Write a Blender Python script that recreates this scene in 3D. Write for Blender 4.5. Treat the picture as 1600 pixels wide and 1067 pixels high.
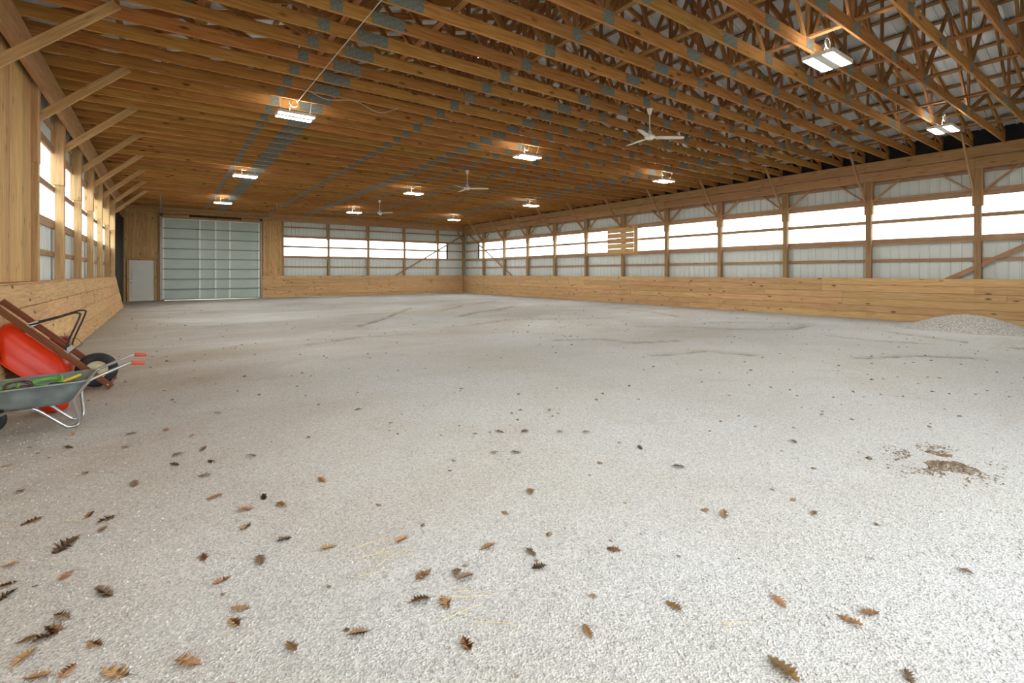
import bpy, bmesh, math, random
import numpy as np
from mathutils import Vector, Matrix, noise as mnoise
random.seed(7)
rng = np.random.default_rng(7)
for o in list(bpy.data.objects): bpy.data.objects.remove(o)
SC = bpy.context.scene
COL = SC.collection

# ------------------------------------------------------------------ camera
F_PX, YAW, HOR, CAMH = 757.96, 0.6224, 426.8, 1.389
cd = bpy.data.cameras.new('camera'); cam = bpy.data.objects.new('camera', cd); COL.objects.link(cam)
cd.sensor_width = 36.0; cd.lens = 36.0 * F_PX / 1600.0
cd.shift_y = -(533.5 - HOR) / 1600.0
cd.clip_start = 0.05; cd.clip_end = 300
cam.location = (0, 0, CAMH); cam.rotation_euler = (math.pi / 2, 0, -YAW)
SC.camera = cam
# ------------------------------------------------------------------ sky: flat white overcast
wd = bpy.data.worlds.new('overcast_sky'); SC.world = wd; wd.use_nodes = True
bg = wd.node_tree.nodes['Background']; bg.inputs[0].default_value = (0.93, 0.97, 1.0, 1); bg.inputs[1].default_value = 2.25
# ------------------------------------------------------------------ exposure
SC.view_settings.view_transform = 'Standard'; SC.view_settings.look = 'None'
SC.view_settings.exposure = 1.48; SC.view_settings.gamma = 1.0; SC.view_settings.use_curve_mapping = False
LAMP = 64.0        # emission of the lamp lenses

# ------------------------------------------------------------------ main dimensions (metres)
XR, XL, YB = 17.41, -1.60, 30.20      # inner faces of the posts
ZT = 4.74                             # underside of the trusses
ZK = 1.24                             # kick wall height
ZW0, ZW1 = 2.41, 3.44                 # window strip
BAY, Y0 = 2.44, 3.235                 # post spacing, nearest right-hand post in view
XC = 0.5 * (XR + XL)
YN = -1.6                             # near end wall
SLOPE = 0.30
ZH = ZT + 0.42                        # underside of the roof sheet at the wall line

S_, C_ = math.sin(YAW), math.cos(YAW)
def ray(u, y):
    a = (u - 800) / F_PX; return Vector((C_ * a + S_, C_ - S_ * a, (HOR - y) / F_PX))
def floor_pt(u, y, z=0.0):
    d = ray(u, y); return Vector((0, 0, CAMH)) + d * ((z - CAMH) / d.z)

# ------------------------------------------------------------------ helpers
W = {}
def link(o, parent=None, M=None):
    COL.objects.link(o); M = M if M is not None else Matrix()
    W[o] = M
    if parent is not None:
        o.parent = parent; o.matrix_basis = W[parent].inverted() @ M
    else:
        o.matrix_basis = M
    return o
def tag(o, label, cat, group=None):
    o['label'] = label; o['category'] = cat
    if group: o['group'] = group
    return o
def thing(name, label, cat, loc, group=None):
    o = bpy.data.objects.new(name, None); o.empty_display_size = 0.1
    link(o, None, Matrix.Translation(loc)); return tag(o, label, cat, group)
def struct(name, loc=(0, 0, 0), label=None):
    o = bpy.data.objects.new(name, None); link(o, None, Matrix.Translation(loc)); o['kind'] = 'structure'
    if label: o['label'] = label
    return o
def mobj(name, me, mat, parent=None, M=None):
    o = bpy.data.objects.new(name, me)
    if mat is not None and not me.materials: me.materials.append(mat)
    return link(o, parent, M)
_cache = {}
def box_mesh(L, w, d, mat, bev=0.004):
    k = (round(L, 3), round(w, 3), round(d, 3), mat.name)
    if k in _cache: return _cache[k]
    bm = bmesh.new(); bmesh.ops.create_cube(bm, size=1.0)
    for v in bm.verts: v.co = Vector((v.co.x * L, v.co.y * w, v.co.z * d))
    if bev and min(w, d) > 3 * bev:
        es = [e for e in bm.edges if abs((e.verts[0].co - e.verts[1].co).x) > 0.9 * L]
        bmesh.ops.bevel(bm, geom=es, offset=bev, segments=1, affect='EDGES')
    me = bpy.data.meshes.new('box'); bm.to_mesh(me); bm.free(); me.materials.append(mat)
    _cache[k] = me; return me
def frame_matrix(p0, p1, up=(0, 0, 1)):
    p0, p1 = Vector(p0), Vector(p1); x = (p1 - p0).normalized(); u = Vector(up)
    if abs(x.dot(u)) > 0.97: u = Vector((1, 0, 0)) if abs(x.x) < 0.9 else Vector((0, 1, 0))
    y = u.cross(x).normalized(); z = x.cross(y)
    R = Matrix((x, y, z)).transposed().to_4x4(); R.translation = (p0 + p1) / 2; return R
def beam(name, p0, p1, w, d, mat, parent=None, up=(0, 0, 1), bev=0.004):
    """a timber from p0 to p1; w across (horizontal), d along 'up'"""
    L = (Vector(p1) - Vector(p0)).length
    return mobj(name, box_mesh(L, w, d, mat, bev), mat, parent, frame_matrix(p0, p1, up))
def bm_obj(name, bm, mat, parent=None, M=None, smooth=False):
    me = bpy.data.meshes.new(name); bm.to_mesh(me); bm.free()
    if smooth:
        for p in me.polygons: p.use_smooth = True
    if M is None and parent is not None:
        M = W[parent]; me.transform(M.inverted())
    return mobj(name, me, mat, parent, M)
def tube_bm(pts, r, seg=8, bm=None, closed=False, caps=True):
    """round tube along a polyline (world points)"""
    bm = bm or bmesh.new(); pts = [Vector(p) for p in pts]; n = len(pts); rings = []
    prev = None
    for i, p in enumerate(pts):
        if closed: t = pts[(i + 1) % n] - pts[i - 1]
        else: t = pts[min(i + 1, n - 1)] - pts[max(i - 1, 0)]
        t.normalize()
        if prev is None:
            a = Vector((0, 0, 1)) if abs(t.z) < 0.9 else Vector((1, 0, 0)); u = t.cross(a).normalized()
        else: u = (prev - t * prev.dot(t)).normalized()
        prev = u; v = t.cross(u)
        rr = r[i] if isinstance(r, (list, tuple)) else r
        rings.append([bm.verts.new(p + (u * math.cos(2 * math.pi * k / seg) + v * math.sin(2 * math.pi * k / seg)) * rr) for k in range(seg)])
    for i in range(n if closed else n - 1):
        A, B = rings[i], rings[(i + 1) % n]
        for k in range(seg): bm.faces.new((A[k], A[(k + 1) % seg], B[(k + 1) % seg], B[k]))
    if caps and not closed:
        bm.faces.new(rings[0][::-1]); bm.faces.new(rings[-1])
    return bm
def smooth_path(pts, sub=6):
    pts = [Vector(p) for p in pts]; out = []
    for i in range(len(pts) - 1):
        p0 = pts[max(i - 1, 0)]; p1 = pts[i]; p2 = pts[i + 1]; p3 = pts[min(i + 2, len(pts) - 1)]
        for k in range(sub):
            t = k / sub
            out.append(0.5 * ((2 * p1) + (p2 - p0) * t + (2 * p0 - 5 * p1 + 4 * p2 - p3) * t * t + (3 * p1 - p0 - 3 * p2 + p3) * t ** 3))
    out.append(pts[-1]); return out
def lathe_bm(prof, seg=20, axis='Z', c=(0, 0, 0)):
    bm = bmesh.new(); rings = []; c = Vector(c)
    for r, h in prof:
        ring = []
        for k in range(seg):
            a = 2 * math.pi * k / seg; x, y = r * math.cos(a), r * math.sin(a)
            ring.append(bm.verts.new(c + (Vector((x, y, h)) if axis == 'Z' else Vector((x, h, y)))))
        rings.append(ring)
    for A, B in zip(rings, rings[1:]):
        for k in range(seg): bm.faces.new((A[k], A[(k + 1) % seg], B[(k + 1) % seg], B[k]))
    bm.faces.new(rings[0]); bm.faces.new(rings[-1])
    bmesh.ops.recalc_face_normals(bm, faces=bm.faces); return bm
def add_box(bm, a, b):
    a, b = Vector(a), Vector(b); c = (a + b) / 2; s = b - a
    r = bmesh.ops.create_cube(bm, size=1.0, matrix=Matrix.Translation(c) @ Matrix.Diagonal((abs(s.x), abs(s.y), abs(s.z), 1)))
    return r['verts']
def boxo(name, a, b, mat, parent=None, bev=0.004):
    """axis-aligned box as its own object, local X along its longest side"""
    a, b = Vector(a), Vector(b); s = Vector([abs(v) for v in (b - a)]); c = (a + b) / 2
    k = max(range(3), key=lambda i: s[i]); h = Vector((0, 0, 0)); h[k] = s[k] / 2
    up = (0, 0, 1) if k != 2 else (1, 0, 0)
    if k == 2: w, d = s.y, s.x
    elif k == 0: w, d = s.y, s.z
    else: w, d = s.x, s.z
    return beam(name, c - h, c + h, w, d, mat, parent, up, bev)

# ------------------------------------------------------------------ materials
def srgb(r, g, b):
    f = lambda v: (v / 255 / 12.92) if v / 255 <= 0.04045 else ((v / 255 + 0.055) / 1.055) ** 2.4
    return (f(r), f(g), f(b), 1.0)
def new_mat(name, col=(0.5, 0.5, 0.5, 1), rough=0.6, metal=0.0):
    m = bpy.data.materials.new(name); m.use_nodes = True; b = m.node_tree.nodes['Principled BSDF']
    b.inputs['Base Color'].default_value = col; b.inputs['Roughness'].default_value = rough; b.inputs['Metallic'].default_value = metal
    return m, m.node_tree.nodes, m.node_tree.links, b
def wood(name, c1, c2, var=0.18, hue=0.012, knots=0.5, knot_col=(0.09, 0.045, 0.018, 1), rough=0.72):
    m, N, L, b = new_mat(name, rough=rough)
    tc = N.new('ShaderNodeTexCoord'); oi = N.new('ShaderNodeObjectInfo')
    sc = N.new('ShaderNodeVectorMath'); sc.operation = 'SCALE'; sc.inputs[0].default_value = (31.7, 17.3, 23.1)
    L.new(oi.outputs['Random'], sc.inputs['Scale'])
    ad = N.new('ShaderNodeVectorMath'); ad.operation = 'ADD'; L.new(tc.outputs['Object'], ad.inputs[0]); L.new(sc.outputs[0], ad.inputs[1])
    mp = N.new('ShaderNodeMapping'); mp.inputs['Scale'].default_value = (0.9, 16, 16); L.new(ad.outputs[0], mp.inputs[0])
    n1 = N.new('ShaderNodeTexNoise'); n1.inputs['Scale'].default_value = 2.2; n1.inputs['Detail'].default_value = 5; n1.inputs['Distortion'].default_value = 0.6; L.new(mp.outputs[0], n1.inputs[0])
    rp = N.new('ShaderNodeValToRGB'); rp.color_ramp.elements[0].position = 0.34; rp.color_ramp.elements[1].position = 0.68
    rp.color_ramp.elements[0].color = c1; rp.color_ramp.elements[1].color = c2; L.new(n1.outputs[0], rp.inputs[0])
    mk = N.new('ShaderNodeMapping'); mk.inputs['Scale'].default_value = (2.1, 5.5, 5.5); L.new(ad.outputs[0], mk.inputs[0])
    vo = N.new('ShaderNodeTexVoronoi'); vo.inputs['Scale'].default_value = 1.0; L.new(mk.outputs[0], vo.inputs[0])
    kr = N.new('ShaderNodeValToRGB'); kr.color_ramp.elements[0].position = 0.07; kr.color_ramp.elements[1].position = 0.19
    kr.color_ramp.elements[0].color = (knots, knots, knots, 1); kr.color_ramp.elements[1].color = (0, 0, 0, 1); L.new(vo.outputs['Distance'], kr.inputs[0])
    mx = N.new('ShaderNodeMix'); mx.data_type = 'RGBA'; L.new(kr.outputs[0], mx.inputs[0]); L.new(rp.outputs[0], mx.inputs[6]); mx.inputs[7].default_value = knot_col
    hs = N.new('ShaderNodeHueSaturation'); L.new(mx.outputs[2], hs.inputs['Color'])
    mr = N.new('ShaderNodeMapRange'); mr.inputs[3].default_value = 1 - var; mr.inputs[4].default_value = 1 + var; L.new(oi.outputs['Random'], mr.inputs[0]); L.new(mr.outputs[0], hs.inputs['Value'])
    wn = N.new('ShaderNodeTexWhiteNoise'); wn.noise_dimensions = '1D'; L.new(oi.outputs['Random'], wn.inputs['W'])
    mh = N.new('ShaderNodeMapRange'); mh.inputs[3].default_value = 0.5 - hue; mh.inputs[4].default_value = 0.5 + hue; L.new(wn.outputs[0], mh.inputs[0]); L.new(mh.outputs[0], hs.inputs['Hue'])
    L.new(hs.outputs[0], b.inputs['Base Color'])
    bp = N.new('ShaderNodeBump'); bp.inputs['Strength'].default_value = 0.15; bp.inputs['Distance'].default_value = 0.004; L.new(n1.outputs[0], bp.inputs['Height']); L.new(bp.outputs[0], b.inputs['Normal'])
    b.inputs['Specular IOR Level'].default_value = 0.25
    return m
M_KICK = wood('pine_kick_plank', srgb(196, 154, 104), srgb(222, 186, 138), 0.10, 0.008, 0.9)
M_BOARD = wood('pine_board', srgb(186, 146, 94), srgb(214, 178, 124), 0.14, 0.010, 0.7)
M_POST = wood('treated_post', srgb(148, 118, 80), srgb(178, 146, 106), 0.10, 0.008, 0.4)
M_POSTL = wood('pale_post', srgb(190, 152, 104), srgb(216, 180, 132), 0.08, 0.008, 0.4)
M_GIRT = wood('girt_wood', srgb(164, 130, 98), srgb(188, 154, 122), 0.10, 0.008, 0.4)
M_BEAM = wood('header_wood', srgb(174, 132, 90), srgb(200, 160, 116), 0.08, 0.008, 0.5)
M_CHORD = wood('truss_chord_wood', srgb(162, 110, 56), srgb(194, 144, 84), 0.15, 0.010, 0.9)
M_WEB = wood('truss_web_wood', srgb(142, 98, 58), srgb(174, 128, 82), 0.18, 0.010, 0.4)
M_PURLIN = wood('purlin_wood', srgb(132, 96, 64), srgb(160, 122, 84), 0.12, 0.010, 0.4)
M_HANDLE = wood('varnished_handle', srgb(104, 58, 30), srgb(132, 78, 44), 0.05, 0.004, 0.0, rough=0.5)
def noisy(name, c1, c2, scale, rough=0.5, metal=0.0, spec=0.5, detail=4, stretch=(1, 1, 1)):
    m, N, L, b = new_mat(name, rough=rough, metal=metal)
    tc = N.new('ShaderNodeTexCoord'); mp = N.new('ShaderNodeMapping'); mp.inputs['Scale'].default_value = stretch; L.new(tc.outputs['Object'], mp.inputs[0])
    n = N.new('ShaderNodeTexNoise'); n.inputs['Scale'].default_value = scale; n.inputs['Detail'].default_value = detail; L.new(mp.outputs[0], n.inputs[0])
    r = N.new('ShaderNodeValToRGB'); r.color_ramp.elements[0].position = 0.35; r.color_ramp.elements[1].position = 0.65
    r.color_ramp.elements[0].color = c1; r.color_ramp.elements[1].color = c2; L.new(n.outputs[0], r.inputs[0]); L.new(r.outputs[0], b.inputs['Base Color'])
    b.inputs['Specular IOR Level'].default_value = spec
    return m
M_STEEL = noisy('white_ribbed_steel', srgb(214, 222, 219), srgb(222, 229, 226), 1.5, 0.45)
M_ROOF = noisy('white_roof_steel', srgb(196, 202, 204), srgb(206, 212, 214), 1.2, 0.5)
M_PLATE = noisy('galvanized_plate', srgb(120, 126, 122), srgb(150, 156, 150), 30, 0.5, 0.35)
M_DARK = noisy('eave_shade_and_jamb_black', srgb(30, 31, 36), srgb(42, 43, 48), 3, 0.8)  # black for the painted eave shadow and the dark window jambs
M_TARP = noisy('navy_tarp', srgb(12, 16, 28), srgb(24, 30, 46), 2.5, 0.45)
M_DOOR = noisy('door_steel', srgb(184, 200, 190), srgb(191, 206, 197), 2, 0.45)
M_STRUT = noisy('door_strut_steel', srgb(128, 142, 134), srgb(142, 156, 148), 6, 0.45, 0.1)
M_STILE = noisy('door_stile_steel', srgb(236, 241, 235), srgb(241, 246, 241), 5, 0.45)
M_GALV = noisy('galvanized_steel', srgb(150, 155, 155), srgb(176, 180, 180), 12, 0.38, 0.7)
M_TRAY = noisy('galvanized_tray', srgb(122, 134, 136), srgb(150, 162, 164), 7, 0.42, 0.45)
M_TUBE = noisy('tube_steel', srgb(178, 182, 184), srgb(200, 203, 205), 9, 0.3, 0.8)
M_WDOOR = noisy('white_door_paint', srgb(224, 226, 218), srgb(230, 232, 225), 2, 0.5)
M_WHITE = noisy('white_enamel', srgb(232, 232, 226), srgb(238, 238, 233), 3, 0.35)
M_ORANGE = noisy('orange_red_paint', srgb(200, 44, 10), srgb(212, 54, 16), 4, 0.36, 0, 0.35)
M_GRIP = noisy('red_grip', srgb(196, 66, 48), srgb(208, 80, 60), 6, 0.5)
M_RUBBER = noisy('tyre_rubber', srgb(34, 35, 38), srgb(52, 54, 56), 12, 0.8)
M_RIM = noisy('cream_rim', srgb(190, 182, 150), srgb(206, 198, 168), 5, 0.5)
M_BLACK = noisy('black_steel', srgb(30, 28, 28), srgb(46, 42, 40), 8, 0.45)
M_DRED = noisy('dark_red_plastic', srgb(120, 24, 34), srgb(136, 32, 42), 4, 0.45)
M_GREEN = noisy('green_hose', srgb(86, 160, 60), srgb(120, 190, 80), 20, 0.45)
M_YELLOW = noisy('yellow_plastic', srgb(206, 186, 40), srgb(222, 204, 60), 10, 0.45)
M_CORDB = noisy('brown_cord', srgb(70, 44, 42), srgb(104, 62, 58), 20, 0.7)
M_CORDW = noisy('white_cable', srgb(214, 212, 204), srgb(226, 224, 216), 10, 0.6)
M_LAMP, N_, L_, B_ = new_mat('lamp_lens', (0.9, 0.9, 0.88, 1), 0.4)
B_.inputs['Emission Color'].default_value = (1.0, 0.95, 0.87, 1); B_.inputs['Emission Strength'].default_value = LAMP
# clear sheet in the window strip
M_PANE = bpy.data.materials.new('clear_sheet'); M_PANE.use_nodes = True
_n, _l = M_PANE.node_tree.nodes, M_PANE.node_tree.links; _n.remove(_n['Principled BSDF'])
_t = _n.new('ShaderNodeBsdfTransparent'); _t.inputs[0].default_value = (0.96, 0.98, 0.98, 1); _g = _n.new('ShaderNodeBsdfGlossy'); _g.inputs['Roughness'].default_value = 0.12
_f = _n.new('ShaderNodeMixShader'); _f.inputs[0].default_value = 0.05; _l.new(_t.outputs[0], _f.inputs[1]); _l.new(_g.outputs[0], _f.inputs[2]); _l.new(_f.outputs[0], _n['Material Output'].inputs[0])

def gravel_material():
    m, N, L, b = new_mat('gravel_floor', rough=0.95)
    b.inputs['Specular IOR Level'].default_value = 0.1
    tc = N.new('ShaderNodeTexCoord')
    def nz(scale, detail=4, rough=0.6, dist=0.0, vec=None):
        n = N.new('ShaderNodeTexNoise'); n.inputs['Scale'].default_value = scale; n.inputs['Detail'].default_value = detail; n.inputs['Roughness'].default_value = rough; n.inputs['Distortion'].default_value = dist
        L.new(vec or tc.outputs['Object'], n.inputs[0]); return n.outputs[0]
    def ramp(v, p0, p1, c0, c1):
        r = N.new('ShaderNodeValToRGB'); r.color_ramp.elements[0].position = p0; r.color_ramp.elements[1].position = p1
        r.color_ramp.elements[0].color = c0; r.color_ramp.elements[1].color = c1; L.new(v, r.inputs[0]); return r.outputs[0]
    def mix(f, a, c, mode='MIX'):
        x = N.new('ShaderNodeMix'); x.data_type = 'RGBA'; x.blend_type = mode
        if isinstance(f, float): x.inputs[0].default_value = f
        else: L.new(f, x.inputs[0])
        for i, s in ((6, a), (7, c)):
            if isinstance(s, tuple): x.inputs[i].default_value = s
            else: L.new(s, x.inputs[i])
        return x.outputs[2]
    G = lambda v: (v, v, v, 1)
    base = ramp(nz(0.55, 3), 0.3, 0.7, srgb(195, 194, 188), srgb(203, 205, 205))
    # stones: cell colours
    vo = N.new('ShaderNodeTexVoronoi'); vo.inputs['Scale'].default_value = 120; L.new(tc.outputs['Object'], vo.inputs[0])
    sep = N.new('ShaderNodeSeparateColor'); L.new(vo.outputs['Color'], sep.inputs[0])
    stone = ramp(sep.outputs[0], 0.0, 1.0, G(0.62), G(1.2))
    c = mix(0.75, base, stone, 'MULTIPLY')
    gap = ramp(nz(95, 3), 0.30, 0.44, G(0.45), G(1.0)); c = mix(0.8, c, gap, 'MULTIPLY')
    # fines: brown dirt film in drifts, thicker at the back and along the left wall, where some shading is painted in too
    sx = N.new('ShaderNodeSeparateXYZ'); L.new(tc.outputs['Object'], sx.inputs[0])
    mp = N.new('ShaderNodeMapping'); mp.inputs['Scale'].default_value = (0.5, 1.0, 1.0); mp.inputs['Rotation'].default_value = (0, 0, 0.25); L.new(tc.outputs['Object'], mp.inputs[0])
    dirt = nz(0.42, 6, 0.65, 0.8, mp.outputs[0])
    wl = N.new('ShaderNodeMapRange'); wl.inputs[1].default_value = 2.6; wl.inputs[2].default_value = -1.3; wl.inputs[3].default_value = 0.0; wl.inputs[4].default_value = 0.30; L.new(sx.outputs[0], wl.inputs[0])
    wf = N.new('ShaderNodeMapRange'); wf.inputs[1].default_value = 4.5; wf.inputs[2].default_value = 10.0; wf.inputs[3].default_value = -0.10; wf.inputs[4].default_value = 0.10; L.new(sx.outputs[1], wf.inputs[0])
    a1 = N.new('ShaderNodeMath'); L.new(dirt, a1.inputs[0]); L.new(wl.outputs[0], a1.inputs[1])
    a2 = N.new('ShaderNodeMath'); L.new(a1.outputs[0], a2.inputs[0]); L.new(wf.outputs[0], a2.inputs[1])
    dm = ramp(a2.outputs[0], 0.50, 0.90, G(0.0), G(0.7))
    c = mix(dm, c, mix(0.6, srgb(160, 146, 126), stone, 'MULTIPLY'))
    # damp soil turned up in the wheel marks
    sa = N.new('ShaderNodeAttribute'); sa.attribute_name = 'soil'
    sm = N.new('ShaderNodeMath'); sm.operation = 'MULTIPLY'; L.new(sa.outputs['Fac'], sm.inputs[0]); L.new(ramp(nz(2.2, 4), 0.35, 0.62, G(0.15), G(1.0)), sm.inputs[1])
    c = mix(sm.outputs[0], c, srgb(122, 106, 88))
    # warm tan stains
    tan = ramp(nz(0.8, 4, 0.6, 0.4), 0.56, 0.74, G(0), G(0.35)); c = mix(tan, c, srgb(228, 214, 194), 'MULTIPLY')
    # small dark specks of bark and droppings
    sp = ramp(nz(24, 3, 0.7), 0.66, 0.72, G(0), G(0.55)); c = mix(sp, c, srgb(112, 96, 78))
    L.new(c, b.inputs['Base Color'])
    bh = N.new('ShaderNodeMath'); bh.operation = 'ADD'; L.new(vo.outputs['Distance'], bh.inputs[0]); L.new(nz(60, 3), bh.inputs[1])
    bp = N.new('ShaderNodeBump'); bp.inputs['Strength'].default_value = 0.5; bp.inputs['Distance'].default_value = 0.008; L.new(bh.outputs[0], bp.inputs['Height']); L.new(bp.outputs[0], b.inputs['Normal'])
    return m
M_GRAVEL = gravel_material()
M_MOUND = noisy('mound_grey_gravel', srgb(140, 136, 130), srgb(206, 203, 198), 34, 0.95, 0, 0.1, 8)  # speckled grey gravel of the heap
M_PEBBLE = noisy('pebble_stone', srgb(150, 148, 146), srgb(196, 194, 190), 26, 0.9, 0, 0.15, 1)
M_LEAF = wood('dry_oak_leaf', srgb(150, 116, 80), srgb(190, 156, 114), 0.25, 0.012, 0.0)
M_LEAFD = wood('dark_wet_leaf', srgb(122, 102, 82), srgb(150, 128, 102), 0.2, 0.01, 0.0)
M_MANURE = noisy('brown_crumbs', srgb(98, 82, 66), srgb(146, 126, 104), 30, 0.95, 0, 0.1)
M_STRAW = noisy('straw', srgb(196, 176, 118), srgb(214, 196, 144), 10, 0.8)
M_GROUND = noisy('outside_ground', srgb(120, 122, 100), srgb(150, 146, 130), 0.6, 0.95)

# ------------------------------------------------------------------ floor
RUTS = []      # wheel and harrow marks: polylines on the floor, half width, depth
for pix, hw, dp in ((((715, 495), (745, 489), (775, 485), (806, 477)), .13, .05), (((690, 486), (720, 478), (775, 471)), .13, .04), (((700, 512), (740, 508), (800, 500), (900, 499), (960, 497)), .10, .04),
                    (((870, 533), (940, 531), (985, 536), (1060, 533)), .10, .035), (((1000, 512), (1060, 511), (1160, 516), (1235, 516), (1262, 509)), .14, .05), (((1110, 505), (1190, 506), (1258, 508)), .10, .04),
                    (((560, 510), (600, 498), (640, 482)), .10, .03), (((960, 482), (1020, 488), (1060, 496)), .10, .04), (((480, 540), (560, 528), (640, 522)), .10, .03),
                    (((1395, 520), (1470, 530), (1560, 541), (1600, 545)), .16, .06), (((1290, 525), (1360, 533), (1450, 537)), .10, .04), (((1020, 555), (1100, 548), (1180, 556)), .10, .03), (((1340, 560), (1420, 556), (1520, 560)), .10, .03)):
    q = [floor_pt(*p) for p in pix]
    RUTS.append(([(a.x, a.y, b.x - a.x, b.y - a.y) for a, b in zip(q, q[1:])], hw, dp, min(p.x for p in q) - .6, max(p.x for p in q) + .6, min(p.y for p in q) - .6, max(p.y for p in q) + .6))
def rut2(x, y):
    h = soil = 0.0
    for segs, hw, dp, xa, xb, ya_, yb_ in RUTS:
        if not (xa < x < xb and ya_ < y < yb_): continue
        d = 9.0
        for ax, ay, bx, by in segs:
            t = max(0.0, min(1.0, ((x - ax) * bx + (y - ay) * by) / (bx * bx + by * by)))
            d = min(d, math.hypot(x - ax - t * bx, y - ay - t * by))
        q = d / hw; h += dp * (.7 * math.exp(-(q - 1.7) ** 2 * 2) - .8 * math.exp(-q * q * 2)); soil = max(soil, math.exp(-q * q * 1.6))
    return h, soil
def rut(x, y): return rut2(x, y)[0]
def floor_z(x, y):
    z = 0.030 * mnoise.noise((x * 0.35, y * 0.35, 0)) + 0.012 * mnoise.noise((x * 1.3, y * 1.3, 3)) + 0.006 * mnoise.noise((x * 4, y * 4, 7)) + rut(x, y)
    e = min(1.0, max(0.0, (y - 2) / 3)); return z * (0.35 + 0.65 * e)
fx = np.arange(-6.0, XR + 0.30, 0.11); fy = np.arange(YN - 0.3, YB + 0.35, 0.11)
vs = [(float(x), float(y), floor_z(float(x), float(y)) if x > -1.7 else 0.0) for y in fy for x in fx]
nx = len(fx); fs = [(j * nx + i, j * nx + i + 1, (j + 1) * nx + i + 1, (j + 1) * nx + i) for j in range(len(fy) - 1) for i in range(nx - 1)]
me = bpy.data.meshes.new('floor'); me.from_pydata(vs, [], fs); me.shade_smooth()
at = me.attributes.new('soil', 'FLOAT', 'POINT')
at.data.foreach_set('value', [rut2(v[0], v[1])[1] for v in vs])
fl = mobj('floor', me, M_GRAVEL); fl['kind'] = 'structure'; fl['label'] = 'pale grey gravel arena floor'
bm = bmesh.new(); bmesh.ops.create_grid(bm, x_segments=1, y_segments=1, size=70, matrix=Matrix.Translation((8, 14, -0.12)))
gr = bm_obj('ground', bm, M_GROUND); gr['kind'] = 'structure'; gr['label'] = 'bare ground outside the arena building'

# ------------------------------------------------------------------ ribbed steel sheets
def rib_mesh(width, height, mat, pitch=0.2286):
    """sheet in local XZ plane, ribs standing towards -Y, origin at the lower left"""
    k = ('rib', round(width, 3), round(height, 3), mat.name)
    if k in _cache: return _cache[k]
    prof = []; x = 0.0
    while x < width - 0.06:
        prof += [(x, 0), (x + 0.012, -0.019), (x + 0.034, -0.019), (x + 0.046, 0)]; x += pitch
    prof.append((width, 0))
    vs, fs = [], []
    for px, py in prof: vs += [(px, py, 0), (px, py, height)]
    for i in range(len(prof) - 1): fs.append((2 * i, 2 * i + 2, 2 * i + 3, 2 * i + 1))
    me = bpy.data.meshes.new('sheet'); me.from_pydata(vs, [], fs); me.materials.append(mat); _cache[k] = me; return me
def sheet(parent, p, ang, width, height, mat=None, tilt=None):
    M = Matrix.Translation(p) @ Matrix.Rotation(ang, 4, 'Z')
    if tilt is not None: M = M @ Matrix.Rotation(tilt, 4, 'X')
    return mobj('panel', rib_mesh(width, height, mat or M_STEEL), None, parent, M)
SHW = 0.9144
def sheet_run(parent, a, b, z0, z1, fixed, side):
    n = max(1, round((b - a) / SHW)); w = (b - a) / n
    for i in range(n):
        if side == 'right': sheet(parent, (fixed, a + (i + 1) * w, z0), -math.pi / 2, w, z1 - z0)
        elif side == 'left': sheet(parent, (fixed, a + i * w, z0), math.pi / 2, w, z1 - z0)
        else: sheet(parent, (a + i * w, fixed, z0), 0.0, w, z1 - z0)

# ------------------------------------------------------------------ kick planks, girts
def kick_run(parent, a, b, place, rows, zh, mat, seed, lens=(2.44, 3.66, 4.88)):
    rnd = random.Random(seed); rh = zh / rows
    for r in range(rows):
        x = a - rnd.choice((0, 1.22, 2.44, 0.6)); first = True
        while x < b - 0.02:
            L = rnd.choice(lens); x0, x1 = max(a, x), min(b, x + L)
            if x1 - x0 > 0.15: place(parent, x0 + 0.002, x1 - 0.002, r * rh + 0.003, (r + 1) * rh - 0.003, rnd.uniform(0, 0.006))
            x += L

wall_r = struct('wall_right', (XR, 14, 0), 'right hand arena wall of white ribbed steel over pine kick planks')
sheet_run(wall_r, YN, 28.40, 0.02, ZW0 - 0.02, XR + 0.21, 'right')
sheet_run(wall_r, YN, 28.40, ZW1 + 0.02, ZH + 0.05, XR + 0.21, 'right')
sheet_run(wall_r, 28.40, YB + 0.2, 0.02, ZH + 0.05, XR + 0.21, 'right')
kick_run(wall_r, YN, YB - 0.03, lambda p, a, b, z0, z1, j: boxo('plank', (XR - 0.042 - j, a, z0), (XR - 0.002, b, z1), M_KICK, p), 6, ZK, M_KICK, 3)
def girt_run(parent, a, b, z, h, plane, mat, side, seed, t=0.04):
    rnd = random.Random(seed); x = a - rnd.choice((0, 2.44))
    while x < b - 0.02:
        x0, x1 = max(a, x), min(b, x + 4.88)
        if x1 - x0 > 0.1:
            if side == 'y': boxo('girt', (plane, x0 + .002, z - h / 2), (plane + t, x1 - .002, z + h / 2), mat, parent)
            else: boxo('girt', (x0 + .002, plane, z - h / 2), (x1 - .002, plane + t, z + h / 2), mat, parent)
        x += 4.88
for k, (z, h) in enumerate(((1.76, .09), (2.34, .14), (2.93, .105), (3.51, .14), (4.10, .09))):
    girt_run(wall_r, YN, YB, z, h, XR + 0.145, M_GIRT, 'y', 20 + k)
girt_run(wall_r, YN, YB, 3.60, .05, XR + 0.10, M_GIRT, 'y', 31, 0.045)
girt_run(wall_r, YN, YB, 2.255, .04, XR + 0.10, M_GIRT, 'y', 32, 0.045)
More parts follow.
